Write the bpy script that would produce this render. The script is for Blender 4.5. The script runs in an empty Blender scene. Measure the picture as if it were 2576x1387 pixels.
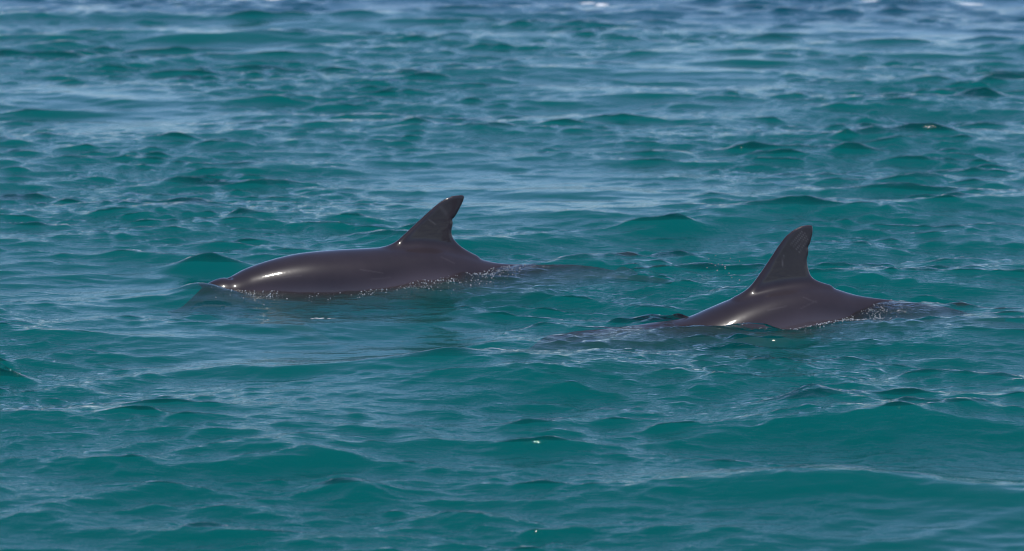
import bpy, math, random
import numpy as np
from mathutils import Vector, Euler

R = math.radians
scene = bpy.context.scene
coll = scene.collection

# ------------------------------------------------------------------ camera
CAM_H = 3.0                       # eye height on the boat, metres
PITCH = 8.5                       # degrees below the horizon
HFOV = 17.0
cd = bpy.data.cameras.new('camera')
cam = bpy.data.objects.new('camera', cd)
coll.objects.link(cam)
cam.location = (0, 0, CAM_H)
cam.rotation_euler = (R(90 - PITCH), 0, 0)
cd.sensor_width = 36.0
cd.lens = 18.0 / math.tan(R(HFOV / 2))
cd.clip_start = 0.1
cd.clip_end = 20000
cd.dof.use_dof = True
cd.dof.focus_distance = 17.8
cd.dof.aperture_fstop = 3.4
scene.camera = cam

# ------------------------------------------------------------------ sky + sun
SUN_DIR = Vector((0.12, -0.30, 0.95)).normalized()      # towards the sun
sun_el = math.asin(SUN_DIR.z)
sun_az = math.atan2(SUN_DIR.x, SUN_DIR.y)
world = bpy.data.worlds.new('World')
scene.world = world
world.use_nodes = True
wn = world.node_tree
wn.nodes.clear()
sky = wn.nodes.new('ShaderNodeTexSky')
sky.sky_type = 'NISHITA'
sky.sun_disc = False
sky.sun_elevation = sun_el
sky.sun_rotation = sun_az
sky.air_density = 0.6
sky.dust_density = 0.2
sky.ozone_density = 5.0
bg = wn.nodes.new('ShaderNodeBackground')
bg.inputs['Strength'].default_value = 0.15
wo = wn.nodes.new('ShaderNodeOutputWorld')
wn.links.new(sky.outputs[0], bg.inputs['Color'])
wn.links.new(bg.outputs[0], wo.inputs['Surface'])

sd = bpy.data.lights.new('sun', 'SUN')
sd.energy = 2.6
sd.angle = R(0.53)
sd.color = (1.0, 0.95, 0.88)
sun = bpy.data.objects.new('sun', sd)
coll.objects.link(sun)
sun.rotation_euler = (-SUN_DIR).to_track_quat('-Z', 'Y').to_euler()
sun.location = (0, 0, 60)

scene.view_settings.view_transform = 'Standard'
scene.view_settings.look = 'None'
scene.view_settings.exposure = 0.20
scene.view_settings.gamma = 1.0
scene.render.engine = 'CYCLES'
cy = scene.cycles
cy.use_denoising = True
cy.max_bounces = 10
cy.transparent_max_bounces = 12
cy.volume_bounces = 3
cy.sample_clamp_indirect = 6.0
cy.filter_width = 1.1

# ------------------------------------------------------------------ measuring helpers
FPX = 1288.0 / math.tan(R(HFOV / 2))          # focal length in units of a 2576-wide picture


def on_sea(px, py, z=0.0):
    """Point on the level z seen at (px, py) of a 2576x1387 picture: used to read positions off the photograph."""
    dx, dy = (px - 1288.0) / FPX, (693.5 - py) / FPX
    c, s = math.cos(R(PITCH)), math.sin(R(PITCH))
    d = (dx, c + dy * s, -s + dy * c)
    t = (z - CAM_H) / d[2]
    return np.array((d[0] * t, d[1] * t))


class Pose:
    """Where a dolphin swims: the sea point under its dorsal fin and the way its body lies (head towards -x)."""

    def __init__(self, px, py, yaw):
        self.o = on_sea(px, py)
        self.yaw = R(yaw)
        self.px, self.py = px, py
        self.dist = math.hypot(self.o[1], CAM_H)
        self.m = self.dist / FPX
        dep = math.atan2(CAM_H, self.o[1])
        self.g = self.m / math.sin(dep)

    def local(self, px, py):
        X = (px - self.px) * self.m
        w = self.py - X * math.tan(self.yaw) / self.g
        return X / math.cos(self.yaw), (w - py) * self.m

    def to_local(self, x, y):
        c, s = math.cos(self.yaw), math.sin(self.yaw)
        dx, dy = x - self.o[0], y - self.o[1]
        return dx * c + dy * s, -dx * s + dy * c


LEFT = Pose(1075, 694, 25)
RIGHT = Pose(1960, 795, 20)


def tag(o, label=None, cat=None, group=None, kind=None):
    for k, v in (('label', label), ('category', cat), ('group', group), ('kind', kind)):
        if v:
            o[k] = v
    return o


def smooth01(t):
    t = np.clip(t, 0, 1)
    return t * t * (3 - 2 * t)


# ------------------------------------------------------------------ materials
def nt(name):
    m = bpy.data.materials.new(name)
    m.use_nodes = True
    m.node_tree.nodes.clear()
    return m, m.node_tree


def N(t, typ, **kw):
    n = t.nodes.new('ShaderNode' + typ)
    for k, v in kw.items():
        if k.startswith('_'):
            setattr(n, k[1:], v)
        else:
            n.inputs[k.replace('__', ' ')].default_value = v
    return n


def water_material():
    m, t = nt('sea_water')
    L = t.links.new
    geo = N(t, 'NewGeometry')
    churn = N(t, 'Attribute', _attribute_name='churn')
    foam_glint = N(t, 'Attribute', _attribute_name='foam_glint')
    deep = N(t, 'Attribute', _attribute_name='deep')
    gust = N(t, 'Attribute', _attribute_name='gust')
    # fine wind ripples
    mp = N(t, 'Mapping')
    mp.inputs['Scale'].default_value = (0.45, 1.3, 1.0)
    mp.inputs['Rotation'].default_value = (0, 0, R(20))
    L(geo.outputs['Position'], mp.inputs['Vector'])
    n1 = N(t, 'TexNoise', Scale=20.0, Detail=3.0, Roughness=0.6)
    L(mp.outputs[0], n1.inputs['Vector'])
    gs = N(t, 'Math', _operation='MULTIPLY')
    L(gust.outputs['Fac'], gs.inputs[0])
    gs.inputs[1].default_value = 0.42
    b1 = N(t, 'Bump', Distance=0.02)
    L(gs.outputs[0], b1.inputs['Strength'])
    L(n1.outputs[0], b1.inputs['Height'])
    # churned water beside the animals
    n2 = N(t, 'TexNoise', Scale=38.0, Detail=3.0, Roughness=0.6)
    L(geo.outputs['Position'], n2.inputs['Vector'])
    b2 = N(t, 'Bump', Distance=0.05)
    ch2 = N(t, 'Math', _operation='MULTIPLY')
    ch2.inputs[1].default_value = 0.45
    L(churn.outputs['Fac'], ch2.inputs[0])
    L(ch2.outputs[0], b2.inputs['Strength'])
    L(n2.outputs[0], b2.inputs['Height'])
    L(b1.outputs[0], b2.inputs['Normal'])
    fr = N(t, 'Fresnel', IOR=1.33)
    L(b2.outputs[0], fr.inputs['Normal'])
    gl = N(t, 'BsdfGlossy', Roughness=0.035)
    L(b2.outputs[0], gl.inputs['Normal'])
    tint = N(t, 'Mix', _data_type='RGBA')
    tint.inputs[6].default_value = (1, 1, 1, 1)
    tint.inputs[7].default_value = (0.9, 0.80, 0.98, 1)
    L(deep.outputs['Fac'], tint.inputs[0])
    tr = N(t, 'BsdfTransparent')
    L(tint.outputs[2], tr.inputs['Color'])
    mx = N(t, 'MixShader')
    L(fr.outputs[0], mx.inputs[0])
    L(tr.outputs[0], mx.inputs[1])
    L(gl.outputs[0], mx.inputs[2])
    # foam and painted glint specks
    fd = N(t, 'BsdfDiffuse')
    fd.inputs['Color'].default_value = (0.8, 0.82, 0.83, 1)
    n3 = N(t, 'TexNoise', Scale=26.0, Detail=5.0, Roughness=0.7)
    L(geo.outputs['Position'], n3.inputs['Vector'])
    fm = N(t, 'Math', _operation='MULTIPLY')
    L(foam_glint.outputs['Fac'], fm.inputs[0])
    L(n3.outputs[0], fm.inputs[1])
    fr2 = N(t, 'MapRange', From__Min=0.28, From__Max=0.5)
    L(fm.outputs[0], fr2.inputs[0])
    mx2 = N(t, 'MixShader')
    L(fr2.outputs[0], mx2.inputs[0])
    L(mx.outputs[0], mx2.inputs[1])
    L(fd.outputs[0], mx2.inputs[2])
    # body of the water
    va = N(t, 'VolumeScatter', Density=0.53, Anisotropy=0.0)
    va.inputs['Color'].default_value = (0.002, 0.98, 0.97, 1)
    vb = N(t, 'VolumeAbsorption', Density=1.4)
    vb.inputs['Color'].default_value = (0.0, 0.41, 0.42, 1)
    ad = N(t, 'AddShader')
    L(va.outputs[0], ad.inputs[0])
    L(vb.outputs[0], ad.inputs[1])
    o = N(t, 'OutputMaterial')
    L(mx2.outputs[0], o.inputs['Surface'])
    L(ad.outputs[0], o.inputs['Volume'])
    m.cycles.homogeneous_volume = True
    return m


def skin_material(name, rakes):
    m, t = nt(name)
    L = t.links.new
    tc = N(t, 'TexCoord')
    n1 = N(t, 'TexNoise', Scale=4.0, Detail=5.0, Roughness=0.6)
    L(tc.outputs['Object'], n1.inputs['Vector'])
    cr = N(t, 'ValToRGB')
    cr.color_ramp.elements[0].position = 0.3
    cr.color_ramp.elements[0].color = (0.029, 0.0215, 0.0245, 1)
    cr.color_ramp.elements[1].position = 0.75
    cr.color_ramp.elements[1].color = (0.042, 0.031, 0.035, 1)
    L(n1.outputs[0], cr.inputs[0])
    # paler lower flank, a colour pattern of the animal
    hue = N(t, 'Attribute', _attribute_name='flank')
    mxc = N(t, 'Mix', _data_type='RGBA')
    L(hue.outputs['Fac'], mxc.inputs[0])
    L(cr.outputs[0], mxc.inputs[6])
    mxc.inputs[7].default_value = (0.15, 0.112, 0.128, 1)
    last = mxc.outputs[2]
    # tooth rakes and scratches
    rk = N(t, 'Attribute', _attribute_name='rake')
    mx2 = N(t, 'Mix', _data_type='RGBA')
    L(rk.outputs['Fac'], mx2.inputs[0])
    L(last, mx2.inputs[6])
    mx2.inputs[7].default_value = (0.20, 0.17, 0.18, 1)
    p = N(t, 'BsdfPrincipled', Roughness=0.33, IOR=1.4)
    L(mx2.outputs[2], p.inputs['Base Color'])
    dry = N(t, 'Attribute', _attribute_name='dry')
    L(dry.outputs['Fac'], p.inputs['Coat Weight'])
    sp = N(t, 'Math', _operation='MULTIPLY')
    sp.inputs[1].default_value = 0.2
    L(dry.outputs['Fac'], sp.inputs[0])
    L(sp.outputs[0], p.inputs['Specular IOR Level'])
    p.inputs['Coat IOR'].default_value = 1.33
    n4 = N(t, 'TexNoise', Scale=30.0, Detail=3.0, Roughness=0.7)
    L(tc.outputs['Object'], n4.inputs['Vector'])
    mr = N(t, 'MapRange', From__Min=0.35, From__Max=0.7, To__Min=0.03, To__Max=0.13)
    L(n4.outputs[0], mr.inputs[0])
    L(mr.outputs[0], p.inputs['Coat Roughness'])
    n2 = N(t, 'TexNoise', Scale=14.0, Detail=3.0)
    L(tc.outputs['Object'], n2.inputs['Vector'])
    b = N(t, 'Bump', Strength=0.05, Distance=0.006)
    L(n2.outputs[0], b.inputs['Height'])
    L(b.outputs[0], p.inputs['Normal'])
    n5 = N(t, 'TexNoise', Scale=55.0, Detail=2.0)
    mp5 = N(t, 'Mapping')
    mp5.inputs['Scale'].default_value = (0.45, 1.0, 1.0)
    L(tc.outputs['Object'], mp5.inputs['Vector'])
    L(mp5.outputs[0], n5.inputs['Vector'])
    b5 = N(t, 'Bump', Strength=0.07, Distance=0.004)
    L(n5.outputs[0], b5.inputs['Height'])
    L(b.outputs[0], b5.inputs['Normal'])
    L(b5.outputs[0], p.inputs['Coat Normal'])
    o = N(t, 'OutputMaterial')
    L(p.outputs[0], o.inputs['Surface'])
    return m


def plain(name, col, rough, **kw):
    m, t = nt(name)
    p = N(t, 'BsdfPrincipled', Roughness=rough)
    tc = N(t, 'TexCoord')
    n = N(t, 'TexNoise', Scale=3.0, Detail=4.0)
    t.links.new(tc.outputs['Object'], n.inputs['Vector'])
    mx = N(t, 'Mix', _data_type='RGBA')
    t.links.new(n.outputs[0], mx.inputs[0])
    mx.inputs[6].default_value = (*[c * 0.85 for c in col], 1)
    mx.inputs[7].default_value = (*col, 1)
    t.links.new(mx.outputs[2], p.inputs['Base Color'])
    for k, v in kw.items():
        p.inputs[k.replace('__', ' ')].default_value = v
    o = N(t, 'OutputMaterial')
    t.links.new(p.outputs[0], o.inputs['Surface'])
    return m


def mesh_obj(name, verts, faces, mat, parent=None, smooth=True):
    me = bpy.data.meshes.new(name)
    v = np.asarray(verts, dtype=np.float32)
    f = np.asarray(faces, dtype=np.int32)
    n = f.shape[1]
    me.vertices.add(len(v))
    me.vertices.foreach_set('co', v.ravel())
    me.loops.add(f.size)
    me.loops.foreach_set('vertex_index', f.ravel())
    me.polygons.add(len(f))
    me.polygons.foreach_set('loop_start', np.arange(0, f.size, n, dtype=np.int32))
    me.polygons.foreach_set('loop_total', np.full(len(f), n, dtype=np.int32))
    if smooth:
        me.polygons.foreach_set('use_smooth', np.ones(len(f), dtype=bool))
    me.update(calc_edges=True)
    me.materials.append(mat)
    o = bpy.data.objects.new(name, me)
    coll.objects.link(o)
    o.parent = parent
    return o


def attr(o, name, vals):
    a = o.data.attributes.new(name, 'FLOAT', 'POINT')
    a.data.foreach_set('value', np.ascontiguousarray(vals, dtype=np.float32))


# ------------------------------------------------------------------ the sea
rng = np.random.default_rng(11)


def axis_grid(dense_lo, dense_hi, step, lo, hi, grow):
    a = list(np.arange(dense_lo, dense_hi, step))
    s, v = step, a[-1]
    while v < hi:
        s *= grow
        v += s
        a.append(min(v, hi))
    s, v, b = step, a[0], []
    while v > lo:
        s *= grow
        v -= s
        b.append(max(v, lo))
    return np.array(b[::-1] + a)


TH = axis_grid(R(-10.2), R(10.2), R(20.4) / 740, -math.pi, math.pi, 1.10)
TH = TH[:-1]                                             # the circle closes on itself
LR = axis_grid(math.log(11.2), math.log(52.0), 0.00128, math.log(0.6), math.log(6000.0), 1.06)
RR = np.exp(LR)
nt_, nr_ = len(TH), len(RR)
rr, th = np.meshgrid(RR, TH, indexing='ij')
PX = (rr * np.sin(th)).astype(np.float32).ravel()
PY = (rr * np.cos(th)).astype(np.float32).ravel()
dR = np.gradient(RR)
dT = np.abs(np.gradient(TH))
SP = np.maximum(dR[:, None], RR[:, None] * dT[None, :]).astype(np.float32).ravel()


def low_noise(x, y, lam, seed, n=9):
    g = np.random.default_rng(seed)
    out = np.zeros_like(x)
    for _ in range(n):
        a = g.uniform(0, 2 * math.pi)
        k = 2 * math.pi / (lam * g.uniform(0.6, 1.7))
        out += np.cos(k * (x * math.cos(a) + y * math.sin(a)) + g.uniform(0, 6.28)).astype(np.float32)
    return out / math.sqrt(n / 2)


# edge of the deeper, windier water far out
e1, e2 = on_sea(0, 50), on_sea(2576, 118)
edge_y = e1[1] + (PX - e1[0]) * (e2[1] - e1[1]) / (e2[0] - e1[0]) + 0.7 * low_noise(PX, PY, 9.0, 5)
DEEP = smooth01((PY - edge_y) / 4.5)
GUST = np.clip(0.85 + 0.32 * low_noise(PX, PY, 5.5, 3), 0.3, 1.3)
for p, st in ((LEFT, 0.75), (RIGHT, 0.12)):              # water the animals have stirred up
    lx, ly = p.to_local(PX, PY)
    GUST = GUST + st * np.exp(-((lx + 0.5) / 1.3) ** 2 - ((ly + 0.75) / 0.55) ** 2)
SLICK = np.exp(-((PY - edge_y + 1.2) / 1.0) ** 2)
GUST = (GUST * (1 - 0.5 * SLICK) * (1 - 0.3 * DEEP)).astype(np.float32)


DX = np.zeros_like(PX)
DY = np.zeros_like(PX)
DZ = np.zeros_like(PX)
PER = 26
edges = [6.0, 3.0, 1.5, 0.75, 0.38, 0.19, 0.11, 0.07]
slopes = [0.022, 0.034, 0.066, 0.112, 0.134, 0.120, 0.088]
for oct_, (hi, lo, sl) in enumerate(zip(edges[:-1], edges[1:], slopes)):
    ok = np.nonzero(SP < lo / 1.8)[0]
    x, y, sp = PX[ok], PY[ok], SP[ok]
    # waves come in groups: each octave swells and dies away over a few wavelengths
    lm = math.sqrt(lo * hi)
    env = np.exp(0.5 * low_noise(x, y * 0.8, 3.6 * lm, 40 + oct_, 8) - 0.1) if lm < 2.5 else np.ones_like(x)
    env = np.clip(env, 0.08, 1.65)
    env *= GUST[ok] if lm < 0.9 else 1 - 0.5 * SLICK[ok]
    ax, ay, az = np.zeros_like(x), np.zeros_like(x), np.zeros_like(x)
    q = 0.9 if lm > 0.25 else 0.5
    for _ in range(PER):
        lam = math.exp(rng.uniform(math.log(lo), math.log(hi)))
        k = 2 * math.pi / lam
        ang = R(-68 if rng.random() < 0.6 else -114) + rng.normal(0, R(20 if lam > 0.7 else 25))
        a = sl * math.sqrt(2.0 / PER) / k * rng.uniform(0.6, 1.4)
        w = np.clip((lam / sp - 2.4) / 2.0, 0, 1) * np.float32(a)
        p = np.float32(k * math.cos(ang)) * x + np.float32(k * math.sin(ang)) * y + np.float32(rng.uniform(0, 2 * math.pi))
        c, s = np.cos(p), np.sin(p) * w
        az += w * c
        ax -= s * np.float32(q * math.cos(ang))
        ay -= s * np.float32(q * math.sin(ang))
    az *= env
    if lm < 2.0:
        # short steep crests standing on flat water between them
        sg, g_ = sl * lm / (2 * math.pi), 2.0
        u = g_ * (az / sg + 0.5)
        az = (sg / g_) * np.logaddexp(0, u)
        env = env / (1 + np.exp(-u))
    DX[ok] += ax * env
    DY[ok] += ay * env
    DZ[ok] += az


def bump(p, cx, cy, sx, sy, h, rot=0.0):
    """A hump of water beside an animal, in that animal's own axes."""
    lx, ly = p.to_local(PX, PY)
    c, s = math.cos(R(rot)), math.sin(R(rot))
    dx, dy = lx - cx, ly - cy
    u, v = dx * c + dy * s, -dx * s + dy * c
    return h * np.exp(-(u / sx) ** 2 - (v / sy) ** 2)


# humps and hollows the two animals push up as they surface
HUMPS = [
    (LEFT, 1.05, 0.0, 0.50, 0.25, 0.05, 0),
    (LEFT, -1.46, -0.14, 0.13, 0.24, 0.055, 20),
    (LEFT, *LEFT.to_local(*on_sea(515, 682)), 0.25, 0.13, 0.08, -22),
    (LEFT, -0.55, -0.27, 0.50, 0.12, -0.02, 4),
    (RIGHT, 0.72, -0.02, 0.38, 0.18, 0.085, 0),
    (RIGHT, -1.00, -0.05, 0.45, 0.32, 0.012, 0),
    (RIGHT, *RIGHT.to_local(*on_sea(1812, 742)), 0.30, 0.15, 0.06, 0),
    (RIGHT, -0.15, -0.26, 0.40, 0.20, -0.05, 6),
]
# the swell stands level with each animal's middle
for p in (LEFT, RIGHT):
    lx, ly = p.to_local(PX, PY)
    near_ = (np.abs(lx + 0.3) < 0.7) & (np.abs(ly + 0.15) < 0.35)
    lev = DZ[near_].mean()
    DZ -= lev * np.exp(-(lx / 2.2) ** 2 - (ly / 1.2) ** 2)
for h in HUMPS:
    DZ += bump(*h)

# a few larger waves rolling through the near water
for (px, py, sx, sy, h, rot) in ((2180, 1105, 0.70, 0.22, 0.095, -4), (2500, 985, 0.50, 0.22, 0.045, -20), (1080, 945, 0.70, 0.20, 0.055, 8), (600, 955, 0.45, 0.15, 0.04, -8),
                                 (2080, 1265, 0.60, 0.20, 0.065, 0), (1480, 505, 0.55, 0.20, 0.05, -5), (2200, 500, 0.7, 0.2, 0.05, -8)):
    c = on_sea(px, py)
    cr_, sr_ = math.cos(R(rot)), math.sin(R(rot))
    dx, dy = PX - c[0], PY - c[1] - 0.15
    u, v = dx * cr_ + dy * sr_, -dx * sr_ + dy * cr_
    v = np.where(v > 0, v * 0.55, v)                     # steep in front, long behind
    DZ += h * np.exp(-(u / sx) ** 2 - (v / sy) ** 2)

# small white horses in the windy water far out, and a painted near glint
FOAM_GLINT = np.zeros_like(PX)
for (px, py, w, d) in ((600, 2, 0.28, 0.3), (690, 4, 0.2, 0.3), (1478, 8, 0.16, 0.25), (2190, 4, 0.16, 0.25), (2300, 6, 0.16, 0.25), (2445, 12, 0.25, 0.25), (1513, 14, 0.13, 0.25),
                       *[(820 + 16 * a, 797 - 1.2 * a + b, 0.016 + 0.004 * (a % 2), 0.03) for a, b in ((-2, 2), (-1.4, 0), (-0.8, 3), (-0.3, 1), (0.6, 2), (1.3, 0), (2.1, 1))]):  # sun glint below the left dolphin, painted as white specks
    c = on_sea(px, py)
    FOAM_GLINT = np.maximum(FOAM_GLINT, np.exp(-((PX - c[0]) / w) ** 2 - ((PY - c[1]) / d) ** 2))

ang = np.linspace(0, 2 * math.pi, 97)[:-1]
SV = np.vstack([[[0, 0, -7.0]], np.stack([6000 * np.cos(ang), 6000 * np.sin(ang), np.full(96, -7.0)], 1)])
SF = [(0, 1 + a, 1 + (a + 1) % 96) for a in range(96)]
bed = mesh_obj('seabed', SV, SF, plain('sand', (0.42, 0.36, 0.26), 0.9), smooth=False)
tag(bed, 'sandy seabed under the water', kind='structure')


# ------------------------------------------------------------------ dolphins
def poly_sdf(px, pz, poly):
    """Signed distance to a closed outline, negative inside."""
    poly = np.asarray(poly, dtype=np.float32)
    d = np.full(px.shape, 1e9, dtype=np.float32)
    sgn = np.ones(px.shape, dtype=np.float32)
    n = len(poly)
    for a in range(n):
        ax, az = poly[a]
        bx, bz = poly[a - 1]
        ex, ez = bx - ax, bz - az
        wx, wz = px - ax, pz - az
        t = np.clip((wx * ex + wz * ez) / (ex * ex + ez * ez), 0, 1)
        d = np.minimum(d, (wx - ex * t) ** 2 + (wz - ez * t) ** 2)
        c1, c2, c3 = pz >= az, pz < bz, ex * wz > ez * wx
        flip = (c1 & c2 & c3) | (~c1 & ~c2 & ~c3)
        sgn[flip] *= -1
    return sgn * np.sqrt(d)


def spline(pts, n=6):
    """Catmull-Rom through the points of an open outline."""
    p = [np.array(q, float) for q in pts]
    p = [2 * p[0] - p[1]] + p + [2 * p[-1] - p[-2]]
    out = []
    for a in range(1, len(p) - 2):
        for s in range(n):
            t = s / n
            out.append(0.5 * (2 * p[a] + (p[a + 1] - p[a - 1]) * t + (2 * p[a - 1] - 5 * p[a] + 4 * p[a + 1] - p[a + 2]) * t * t
                              + (3 * p[a] - p[a - 1] - 3 * p[a + 1] + p[a + 2]) * t ** 3))
    out.append(p[-2])
    return out


def smin(a, b, k):
    h = np.clip(0.5 + 0.5 * (b - a) / k, 0, 1)
    return b + (a - b) * h - k * h * (1 - h)


def pchip(x, xs, ys):
    """Monotone-ish smooth curve through the stations."""
    xs, ys = np.asarray(xs, float), np.asarray(ys, float)
    m = np.gradient(ys, xs)
    i = np.clip(np.searchsorted(xs, x) - 1, 0, len(xs) - 2)
    h = xs[i + 1] - xs[i]
    t = np.clip((x - xs[i]) / h, 0, 1)
    return ((1 + 2 * t) * (1 - t) ** 2 * ys[i] + t * (1 - t) ** 2 * h * m[i] + t * t * (3 - 2 * t) * ys[i + 1] + t * t * (t - 1) * h * m[i + 1])


def surface_nets(f, org, h):
    """Smooth closed surface of f = 0 on a regular grid."""
    ins = f < 0
    nx, ny, nz = f.shape
    acc = np.zeros((nx - 1, ny - 1, nz - 1, 3), np.float32)
    cnt = np.zeros((nx - 1, ny - 1, nz - 1), np.float32)
    sl = lambda o, n: slice(o, n - 1 + o)
    corners = [(a, b, c) for a in (0, 1) for b in (0, 1) for c in (0, 1)]
    g = lambda arr, c: arr[sl(c[0], nx), sl(c[1], ny), sl(c[2], nz)]
    for c in corners:
        for ax in range(3):
            if c[ax]:
                continue
            c2 = list(c)
            c2[ax] = 1
            fa, fb = g(f, c), g(f, c2)
            cross = (fa < 0) != (fb < 0)
            t = np.where(cross, fa / np.where(cross, fa - fb, 1), 0)
            for e in range(3):
                acc[..., e] += np.where(cross, c[e] + (t if e == ax else 0), 0)
            cnt += cross
    act = cnt > 0
    idx = np.full(act.shape, -1, np.int64)
    idx[act] = np.arange(act.sum())
    cell = np.argwhere(act)
    v = (cell + acc[act] / cnt[act][:, None]) * h + org
    faces = []
    for ax in range(3):
        s0 = [slice(None)] * 3
        s1 = [slice(None)] * 3
        s0[ax], s1[ax] = slice(0, -1), slice(1, None)
        a, b = ins[tuple(s0)], ins[tuple(s1)]
        for pos, m in ((True, a & ~b), (False, ~a & b)):
            e = np.argwhere(m)
            u, w = (ax + 1) % 3, (ax + 2) % 3
            q = []
            for du, dw in ((-1, -1), (0, -1), (0, 0), (-1, 0)):
                k = e.copy()
                k[:, u] += du
                k[:, w] += dw
                q.append(idx[k[:, 0], k[:, 1], k[:, 2]])
            q = np.stack(q, 1)
            faces.append(q if pos else q[:, ::-1])
    return v, np.vstack(faces)


def sea_level(x, y):
    """Height of the water at a point."""
    rad, th_ = np.hypot(x, y), np.arctan2(x, y)
    a = np.clip(np.interp(np.log(rad), LR, np.arange(nr_)), 0, nr_ - 1.001)
    b = np.clip(np.interp(th_, TH, np.arange(nt_)), 0, nt_ - 1.001)
    i, j = a.astype(int), b.astype(int)
    u, v = a - i, b - j
    Z = DZ.reshape(nr_, nt_)
    return (Z[i, j] * (1 - u) * (1 - v) + Z[i + 1, j] * u * (1 - v) + Z[i, j + 1] * (1 - u) * v + Z[i + 1, j + 1] * u * v)


WATERLINE = []
ST_X = [-1.62, -1.59, -1.54, -1.46, -1.42, -1.36, -1.25, -1.08, -0.85, -0.50, -0.20, 0.12, 0.45, 0.75, 1.02, 1.22, 1.34]
ST_H = [0.010, 0.026, 0.036, 0.046, 0.066, 0.098, 0.136, 0.178, 0.220, 0.250, 0.246, 0.216, 0.160, 0.110, 0.066, 0.040, 0.016]
ST_W = [0.010, 0.026, 0.036, 0.042, 0.058, 0.084, 0.118, 0.158, 0.200, 0.228, 0.218, 0.180, 0.122, 0.070, 0.038, 0.026, 0.014]


def dolphin(name, pose, top, fin_px, label, rakes):
    fin = spline([pose.local(*q) for q in fin_px], 5)
    fx = [q[0] for q in fin]
    base_lo = min(fin[0][1], fin[-1][1]) - 0.14
    poly = fin + [(fin[-1][0] - 0.03, base_lo), (fin[0][0] + 0.05, base_lo)]
    h = 0.0085
    lo = np.array((-1.68, -0.40, -0.75))
    hi = np.array((1.50, 0.40, 0.53))
    n = ((hi - lo) / h).astype(int)
    gx = (lo[0] + h * np.arange(n[0])).astype(np.float32)
    gy = (lo[1] + h * np.arange(n[1])).astype(np.float32)
    gz = (lo[2] + h * np.arange(n[2])).astype(np.float32)
    tx, tz = zip(*top)
    ztop, hh, ww = pchip(gx, tx, tz), pchip(gx, ST_X, ST_H), pchip(gx, ST_X, ST_W)
    endcap = np.maximum(np.maximum(ST_X[0] - gx, gx - ST_X[-1]), 0)
    zc = ztop - hh
    u = gy[None, :, None] / ww[:, None, None]
    dz = gz[None, None, :] - zc[:, None, None]
    v = dz / hh[:, None, None]
    # a little egg-shaped: the back narrower behind the fin
    ridge = np.clip((gx - 0.1) / 0.9, 0, 1)[:, None, None] * 0.35
    u = u * (1 + ridge * np.clip(v, 0, 1))
    rad = np.sqrt(u * u + v * v) + 1e-6
    # distance scaled by the gradient of the ellipse
    gr = np.sqrt((u / ww[:, None, None]) ** 2 + (v / hh[:, None, None]) ** 2) / rad
    f = ((rad - 1) / np.maximum(gr, 1e-3)).astype(np.float32) + endcap[:, None, None].astype(np.float32)
    # dorsal fin
    X2, Z2 = np.meshgrid(gx, gz, indexing='ij')
    d2 = poly_sdf(X2, Z2, poly)
    zt = max(q[1] for q in fin)
    tpar = np.clip((zt - Z2) / 0.34, 0, 1)
    r = 0.0085 + 0.022 * tpar ** 1.2
    # thinner towards the trailing edge
    xe = np.interp(Z2, [base_lo, zt], [fin[-1][0], max(fx)])
    r = r * (0.55 + 0.45 * smooth01((xe - X2) / 0.16))
    ff = np.sqrt(np.maximum(d2 + r, 0)[:, None, :] ** 2 + gy[None, :, None] ** 2) - r[:, None, :]
    f = smin(f, ff.astype(np.float32), 0.05)
    # flippers
    for sgn in (-1, 1):
        x0, z0 = -1.02, float(np.interp(-1.02, gx, zc)) - 0.09
        y0 = sgn * 0.13
        d = np.array((0.26, sgn * 0.20, -0.20))
        ln = np.linalg.norm(d)
        d /= ln
        ch = np.cross(d, (0, sgn * 0.7, 0.7))
        ch = np.array((1, 0, 0)) - d * d[0]
        ch /= np.linalg.norm(ch)
        nn = np.cross(d, ch)
        ox, oy, oz = gx[:, None, None] - x0, gy[None, :, None] - y0, gz[None, None, :] - z0
        s = np.clip((ox * d[0] + oy * d[1] + oz * d[2]) / ln, 0, 1)
        c = ox * ch[0] + oy * ch[1] + oz * ch[2] - 0.05 * s * s
        q = ox * nn[0] + oy * nn[1] + oz * nn[2]
        al = (ox * d[0] + oy * d[1] + oz * d[2]) - s * ln
        wid = 0.075 * (1 - 0.8 * s ** 1.5)
        fl = np.sqrt((c / wid) ** 2 + (q / 0.018) ** 2 + (al / 0.02) ** 2) - 1
        f = smin(f, (fl * 0.016).astype(np.float32), 0.02)
    # flukes
    xf = 1.27
    zf = float(np.interp(xf, gx, zc))
    ay = np.abs(gy)[None, :, None]
    lead = 0.5 * ay + 0.55 * ay ** 2
    trail = 0.20 - 0.10 * np.exp(-(ay / 0.03) ** 2) + 0.03 * np.sin(ay / 0.36 * math.pi) + 0.18 * ay
    xx = gx[:, None, None] - (xf - 0.06)
    mid, half = (lead + trail) / 2, np.maximum((trail - lead) / 2, 0.004)
    fk = np.sqrt(((xx - mid) / half) ** 2 + ((gz[None, None, :] - zf) / 0.014) ** 2 + (np.maximum(ay - 0.30, 0) / 0.03) ** 2) - 1
    f = smin(f, (fk * 0.012).astype(np.float32), 0.03)
    # blowhole: a small crescent slit behind the melon
    bx = -1.245
    bz = float(np.interp(bx, gx, ztop))
    bl = np.sqrt(((gx[:, None, None] - bx - 6 * gy[None, :, None] ** 2) / 0.013) ** 2 + (gy[None, :, None] / 0.030) ** 2 + ((gz[None, None, :] - bz) / 0.016) ** 2) - 1
    f = -smin(-f, (bl * 0.013).astype(np.float32), 0.012)
    # mouth line along the beak
    zm = pchip(gx, tx, tz) - 1.15 * hh
    mo = np.sqrt(((gz[None, None, :] - zm[:, None, None]) / 0.007) ** 2 + (np.maximum(np.maximum(gx + 1.30, -1.60 - gx), 0)[:, None, None] / 0.02) ** 2) - 1
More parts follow.
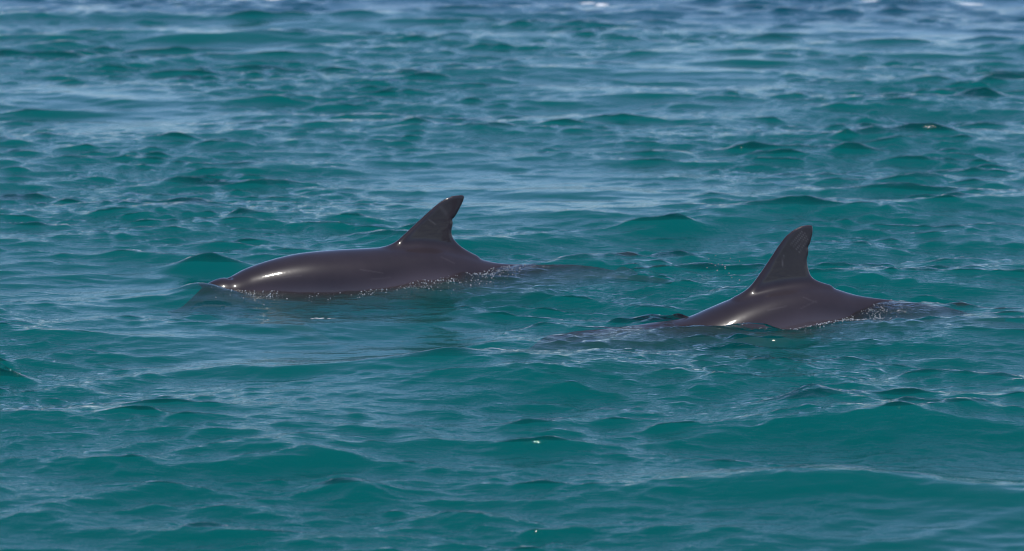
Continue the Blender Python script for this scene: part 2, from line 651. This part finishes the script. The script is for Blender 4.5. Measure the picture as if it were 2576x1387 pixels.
    side = np.abs(gy)[None, :, None] - (ww[:, None, None] - 0.012)
    mo = np.maximum(mo * 0.007, -side)
    f = np.maximum(f, -mo.astype(np.float32))
    vv, ff_ = surface_nets(f, lo, h)
    # two light smoothing passes
    e = np.vstack([ff_[:, [0, 1]], ff_[:, [1, 2]], ff_[:, [2, 3]], ff_[:, [3, 0]]])
    for lam in (0.5, -0.52, 0.5, -0.52, 0.5, -0.52):
        acc = np.zeros_like(vv)
        cnt = np.zeros(len(vv))
        np.add.at(acc, e[:, 0], vv[e[:, 1]])
        np.add.at(cnt, e[:, 0], 1)
        vv = vv + lam * (acc / cnt[:, None] - vv)
    o = mesh_obj(name, vv, ff_, skin_material(name + '_skin', rakes))
    o.location = (pose.o[0], pose.o[1], 0)
    cy_, sy_ = math.cos(pose.yaw), math.sin(pose.yaw)
    wx = pose.o[0] + vv[:, 0] * cy_ - vv[:, 1] * sy_
    wy = pose.o[1] + vv[:, 0] * sy_ + vv[:, 1] * cy_
    above = vv[:, 2] - sea_level(wx, wy)
    attr(o, 'dry', smooth01((above + 0.012) / 0.02))         # out of the water: a wet film that shines
    near = (np.abs(above) < 0.010) & (vv[:, 1] < 0.02)
    WATERLINE.append((pose, vv[near][:, :2], np.stack([wx[near], wy[near]], 1)))
    o.rotation_euler = (0, 0, pose.yaw)
    zrel = (vv[:, 2] - np.interp(vv[:, 0], gx, zc)) / np.interp(vv[:, 0], gx, hh)
    attr(o, 'flank', smooth01((0.55 - zrel + 0.12 * np.sin(5.0 * vv[:, 0] + 2.0)) / 0.8) * 0.9)
    rk = np.zeros(len(vv))
    for (ax, az, bx_, bz_, w, s) in rakes:
        (x1, z1), (x2, z2) = pose.local(ax, az), pose.local(bx_, bz_)
        ex, ez = x2 - x1, z2 - z1
        t = np.clip(((vv[:, 0] - x1) * ex + (vv[:, 2] - z1) * ez) / (ex * ex + ez * ez), 0, 1)
        d = np.hypot(vv[:, 0] - x1 - ex * t, vv[:, 2] - z1 - ez * t)
        rk = np.maximum(rk, s * np.exp(-(d / w) ** 2))
    attr(o, 'rake', rk)
    # eyes
    for sgn in (-1, 1):
        ex = -1.32
        u_, v_ = [], []
        A, B = np.meshgrid(np.linspace(0, 2 * math.pi, 13)[:-1], np.linspace(0, math.pi, 8), indexing='ij')
        P = np.stack([np.sin(B) * np.cos(A) * 0.014, np.cos(B) * 0.008 * sgn, np.sin(B) * np.sin(A) * 0.010], -1).reshape(-1, 3)
        hz = float(np.interp(ex, gx, zc)) - 0.3 * float(np.interp(ex, gx, hh))
        P += (ex, sgn * (float(np.interp(ex, gx, ww)) * 0.955 - 0.002), hz)
        Q = [(a * 8 + b, ((a + 1) % 12) * 8 + b, ((a + 1) % 12) * 8 + b + 1, a * 8 + b + 1) for a in range(12) for b in range(7)]
        mesh_obj('eye', P, Q, EYE, parent=o)
    tag(o, label, 'dolphin', 'dolphins surfacing side by side')
    return o


EYE = plain('dolphin_eye', (0.012, 0.010, 0.010), 0.08)
TOP_L = [(-1.68, -0.10), (-1.54, -0.09), (-1.45, -0.035), (-1.38, 0.008), (-1.30, 0.030), (-1.247, 0.033), (-1.142, 0.074), (-0.986, 0.116), (-0.828, 0.142),
         (-0.592, 0.152), (-0.381, 0.150), (-0.20, 0.148), (0.0, 0.140), (0.197, 0.095), (0.434, 0.020), (0.7, 0.004), (1.0, -0.012), (1.2, -0.05), (1.5, -0.17)]
FIN_L = [(960, 640), (985, 620), (1003, 604), (1030, 578), (1060, 549), (1090, 521), (1115, 501), (1138, 491), (1158, 487), (1167, 490), (1167, 499),
         (1160, 515), (1151, 532), (1143, 545), (1137, 551), (1139, 560), (1135, 580), (1139, 597), (1152, 613), (1172, 630), (1196, 646)]
TOP_L = [(a, b + 0.036 * float(smooth01((a + 1.6) / 0.3)) * (1 - 0.6 * float(smooth01((a - 0.3) / 0.6)))) for a, b in TOP_L]
dl = dolphin('dolphin', LEFT, TOP_L, FIN_L, 'dark grey dolphin with long rounded back and blowhole showing, hooked fin tip', [(1078, 552, 1092, 562, 0.004, 0.25), (1108, 520, 1120, 535, 0.012, 0.12), (880, 668, 935, 676, 0.003, 0.12), (905, 690, 950, 686, 0.003, 0.10),
     (700, 690, 742, 684, 0.003, 0.10), (1090, 640, 1120, 655, 0.003, 0.12)])

TOP_R = [(-1.68, -0.14), (-1.54, -0.125), (-1.45, -0.09), (-1.38, -0.045), (-1.25, -0.025), (-1.0, -0.015), (-0.75, 0.0), (-0.51, 0.026), (-0.394, 0.066), (-0.277, 0.105),
         (-0.15, 0.135), (0.0, 0.158), (0.185, 0.162), (0.325, 0.136), (0.44, 0.098), (0.7, 0.048), (1.02, -0.005), (1.2, -0.06), (1.5, -0.17)]
FIN_R = [(1850, 752), (1874, 732), (1892, 712), (1915, 680), (1935, 650), (1955, 619), (1975, 593), (1995, 576), (2015, 566), (2034, 562), (2044, 566), (2045, 580),
         (2040, 602), (2036, 614), (2032, 619), (2034, 630), (2030, 652), (2034, 676), (2042, 694), (2060, 708), (2090, 720)]
RAKES = [(1985 + 7 * q, 612 + 7 * q, 2016 + 5 * q, 578 + 6 * q, 0.0025, 0.42 - 0.05 * q) for q in range(4)] + [(1966, 640, 1962, 668, 0.003, 0.3), (1900, 770, 1950, 760, 0.003, 0.12), (2000, 740, 2030, 752, 0.003, 0.12), (1985, 765, 2030, 748, 0.003, 0.1)]
dr = dolphin('dolphin', RIGHT, TOP_R, FIN_R, 'dark dolphin with head under water, tall fin scratched near its tip', RAKES)


# ------------------------------------------------------------------ churned water along the waterlines, then the sea itself
CH = np.zeros_like(PX)
for pose, loc, wxy in WATERLINE:
    lx, ly = pose.to_local(PX, PY)
    box = np.nonzero((lx > -1.8) & (lx < 1.6) & (np.abs(ly) < 0.7))[0]
    bins = np.linspace(-1.6, 1.4, 121)
    side = np.full(120, np.nan)
    k = np.digitize(loc[:, 0], bins) - 1
    for b in range(120):
        if (k == b).any():
            side[b] = loc[k == b, 1].min()
    good = ~np.isnan(side)
    yl = np.interp(lx[box], (0.5 * (bins[1:] + bins[:-1]))[good], side[good])
    inside = smooth01((lx[box] + 1.45) / 0.2) * smooth01((1.2 - lx[box]) / 0.4)
    off = yl - ly[box]
    CH[box] = np.maximum(CH[box], inside * np.exp(-((off - 0.10) / 0.15) ** 2))
CH = CH * np.clip(0.6 + 0.5 * low_noise(PX, PY, 0.35, 21), 0, 1)
V = np.stack([PX + DX, PY + DY, DZ], axis=1)
V = np.vstack([V, [[0, 0, 0]]])
i, j = np.meshgrid(np.arange(nr_ - 1), np.arange(nt_), indexing='ij')
j2 = (j + 1) % nt_
F = np.stack([i * nt_ + j, i * nt_ + j2, (i + 1) * nt_ + j2, (i + 1) * nt_ + j], axis=-1).reshape(-1, 4)
sea = mesh_obj('sea_water', V, F, water_material())
pad = lambda a: np.append(a, 0)
attr(sea, 'churn', pad(CH))
FOAM_GLINT = np.maximum(FOAM_GLINT, 0.52 * CH)
attr(sea, 'foam_glint', pad(FOAM_GLINT))
attr(sea, 'deep', pad(DEEP))
attr(sea, 'gust', pad(GUST))
tag(sea, 'teal choppy sea with grey sky reflections', kind='structure')


# beads of water and bubbles thrown up along the bodies
bead_v, bead_f = [], []
ico = [(0, 0, 1), (0.894, 0, 0.447), (0.276, 0.851, 0.447), (-0.724, 0.526, 0.447), (-0.724, -0.526, 0.447), (0.276, -0.851, 0.447),
       (0.724, 0.526, -0.447), (-0.276, 0.851, -0.447), (-0.894, 0, -0.447), (-0.276, -0.851, -0.447), (0.724, -0.526, -0.447), (0, 0, -1)]
icf = [(0, 1, 2), (0, 2, 3), (0, 3, 4), (0, 4, 5), (0, 5, 1), (1, 6, 2), (2, 7, 3), (3, 8, 4), (4, 9, 5), (5, 10, 1),
       (6, 7, 2), (7, 8, 3), (8, 9, 4), (9, 10, 5), (10, 6, 1), (11, 7, 6), (11, 8, 7), (11, 9, 8), (11, 10, 9), (11, 6, 10)]
ico, g = np.array(ico), np.random.default_rng(77)


def add_bead(x, y, z, rad):
    base = len(bead_v) * 12
    bead_v.append(ico * (rad, rad, rad * g.uniform(0.6, 1.0)) + (x, y, z))
    bead_f.extend((a + base, b + base, c + base) for a, b, c in icf)


for (pose, loc, wxy), ranges in zip(WATERLINE, ([(-1.35, -0.2, 150), (-0.25, 0.55, 380), (0.5, 0.9, 30)], [(-0.5, 0.1, 90), (0.0, 0.6, 340), (0.5, 1.0, 50)])):
    for x0, x1, cnt in ranges:
        pick = np.nonzero((loc[:, 0] > x0) & (loc[:, 0] < x1))[0]
        if not len(pick):
            continue
        centres = g.choice(pick, max(4, cnt // 9))
        for _ in range(int(cnt * 2.0)):
            n = g.choice(centres)
            x = wxy[n, 0] + g.normal(0, 0.035)
            y = wxy[n, 1] - abs(g.normal(0.06, 0.16))
            rad = 0.0010 + 0.0042 * g.random() ** 4
            add_bead(x, y, float(sea_level(np.array([x]), np.array([y]))[0]) + rad * g.uniform(0.0, 0.8), rad)
# a few drops in the air before the right fin
for _ in range(16):
    c = on_sea(g.uniform(1770, 1880), 760)
    add_bead(c[0], c[1] + g.uniform(-0.1, 0.5), g.uniform(0.06, 0.24), g.uniform(0.0025, 0.0045))
drops = mesh_obj('water_drops', np.vstack(bead_v), bead_f, plain('bubbly_drops', (0.85, 0.87, 0.88), 0.12, Transmission__Weight=0.6, IOR=1.33))
tag(drops, 'tiny sparkling water drops and bubbles along the dolphins', 'water drops', kind='stuff')
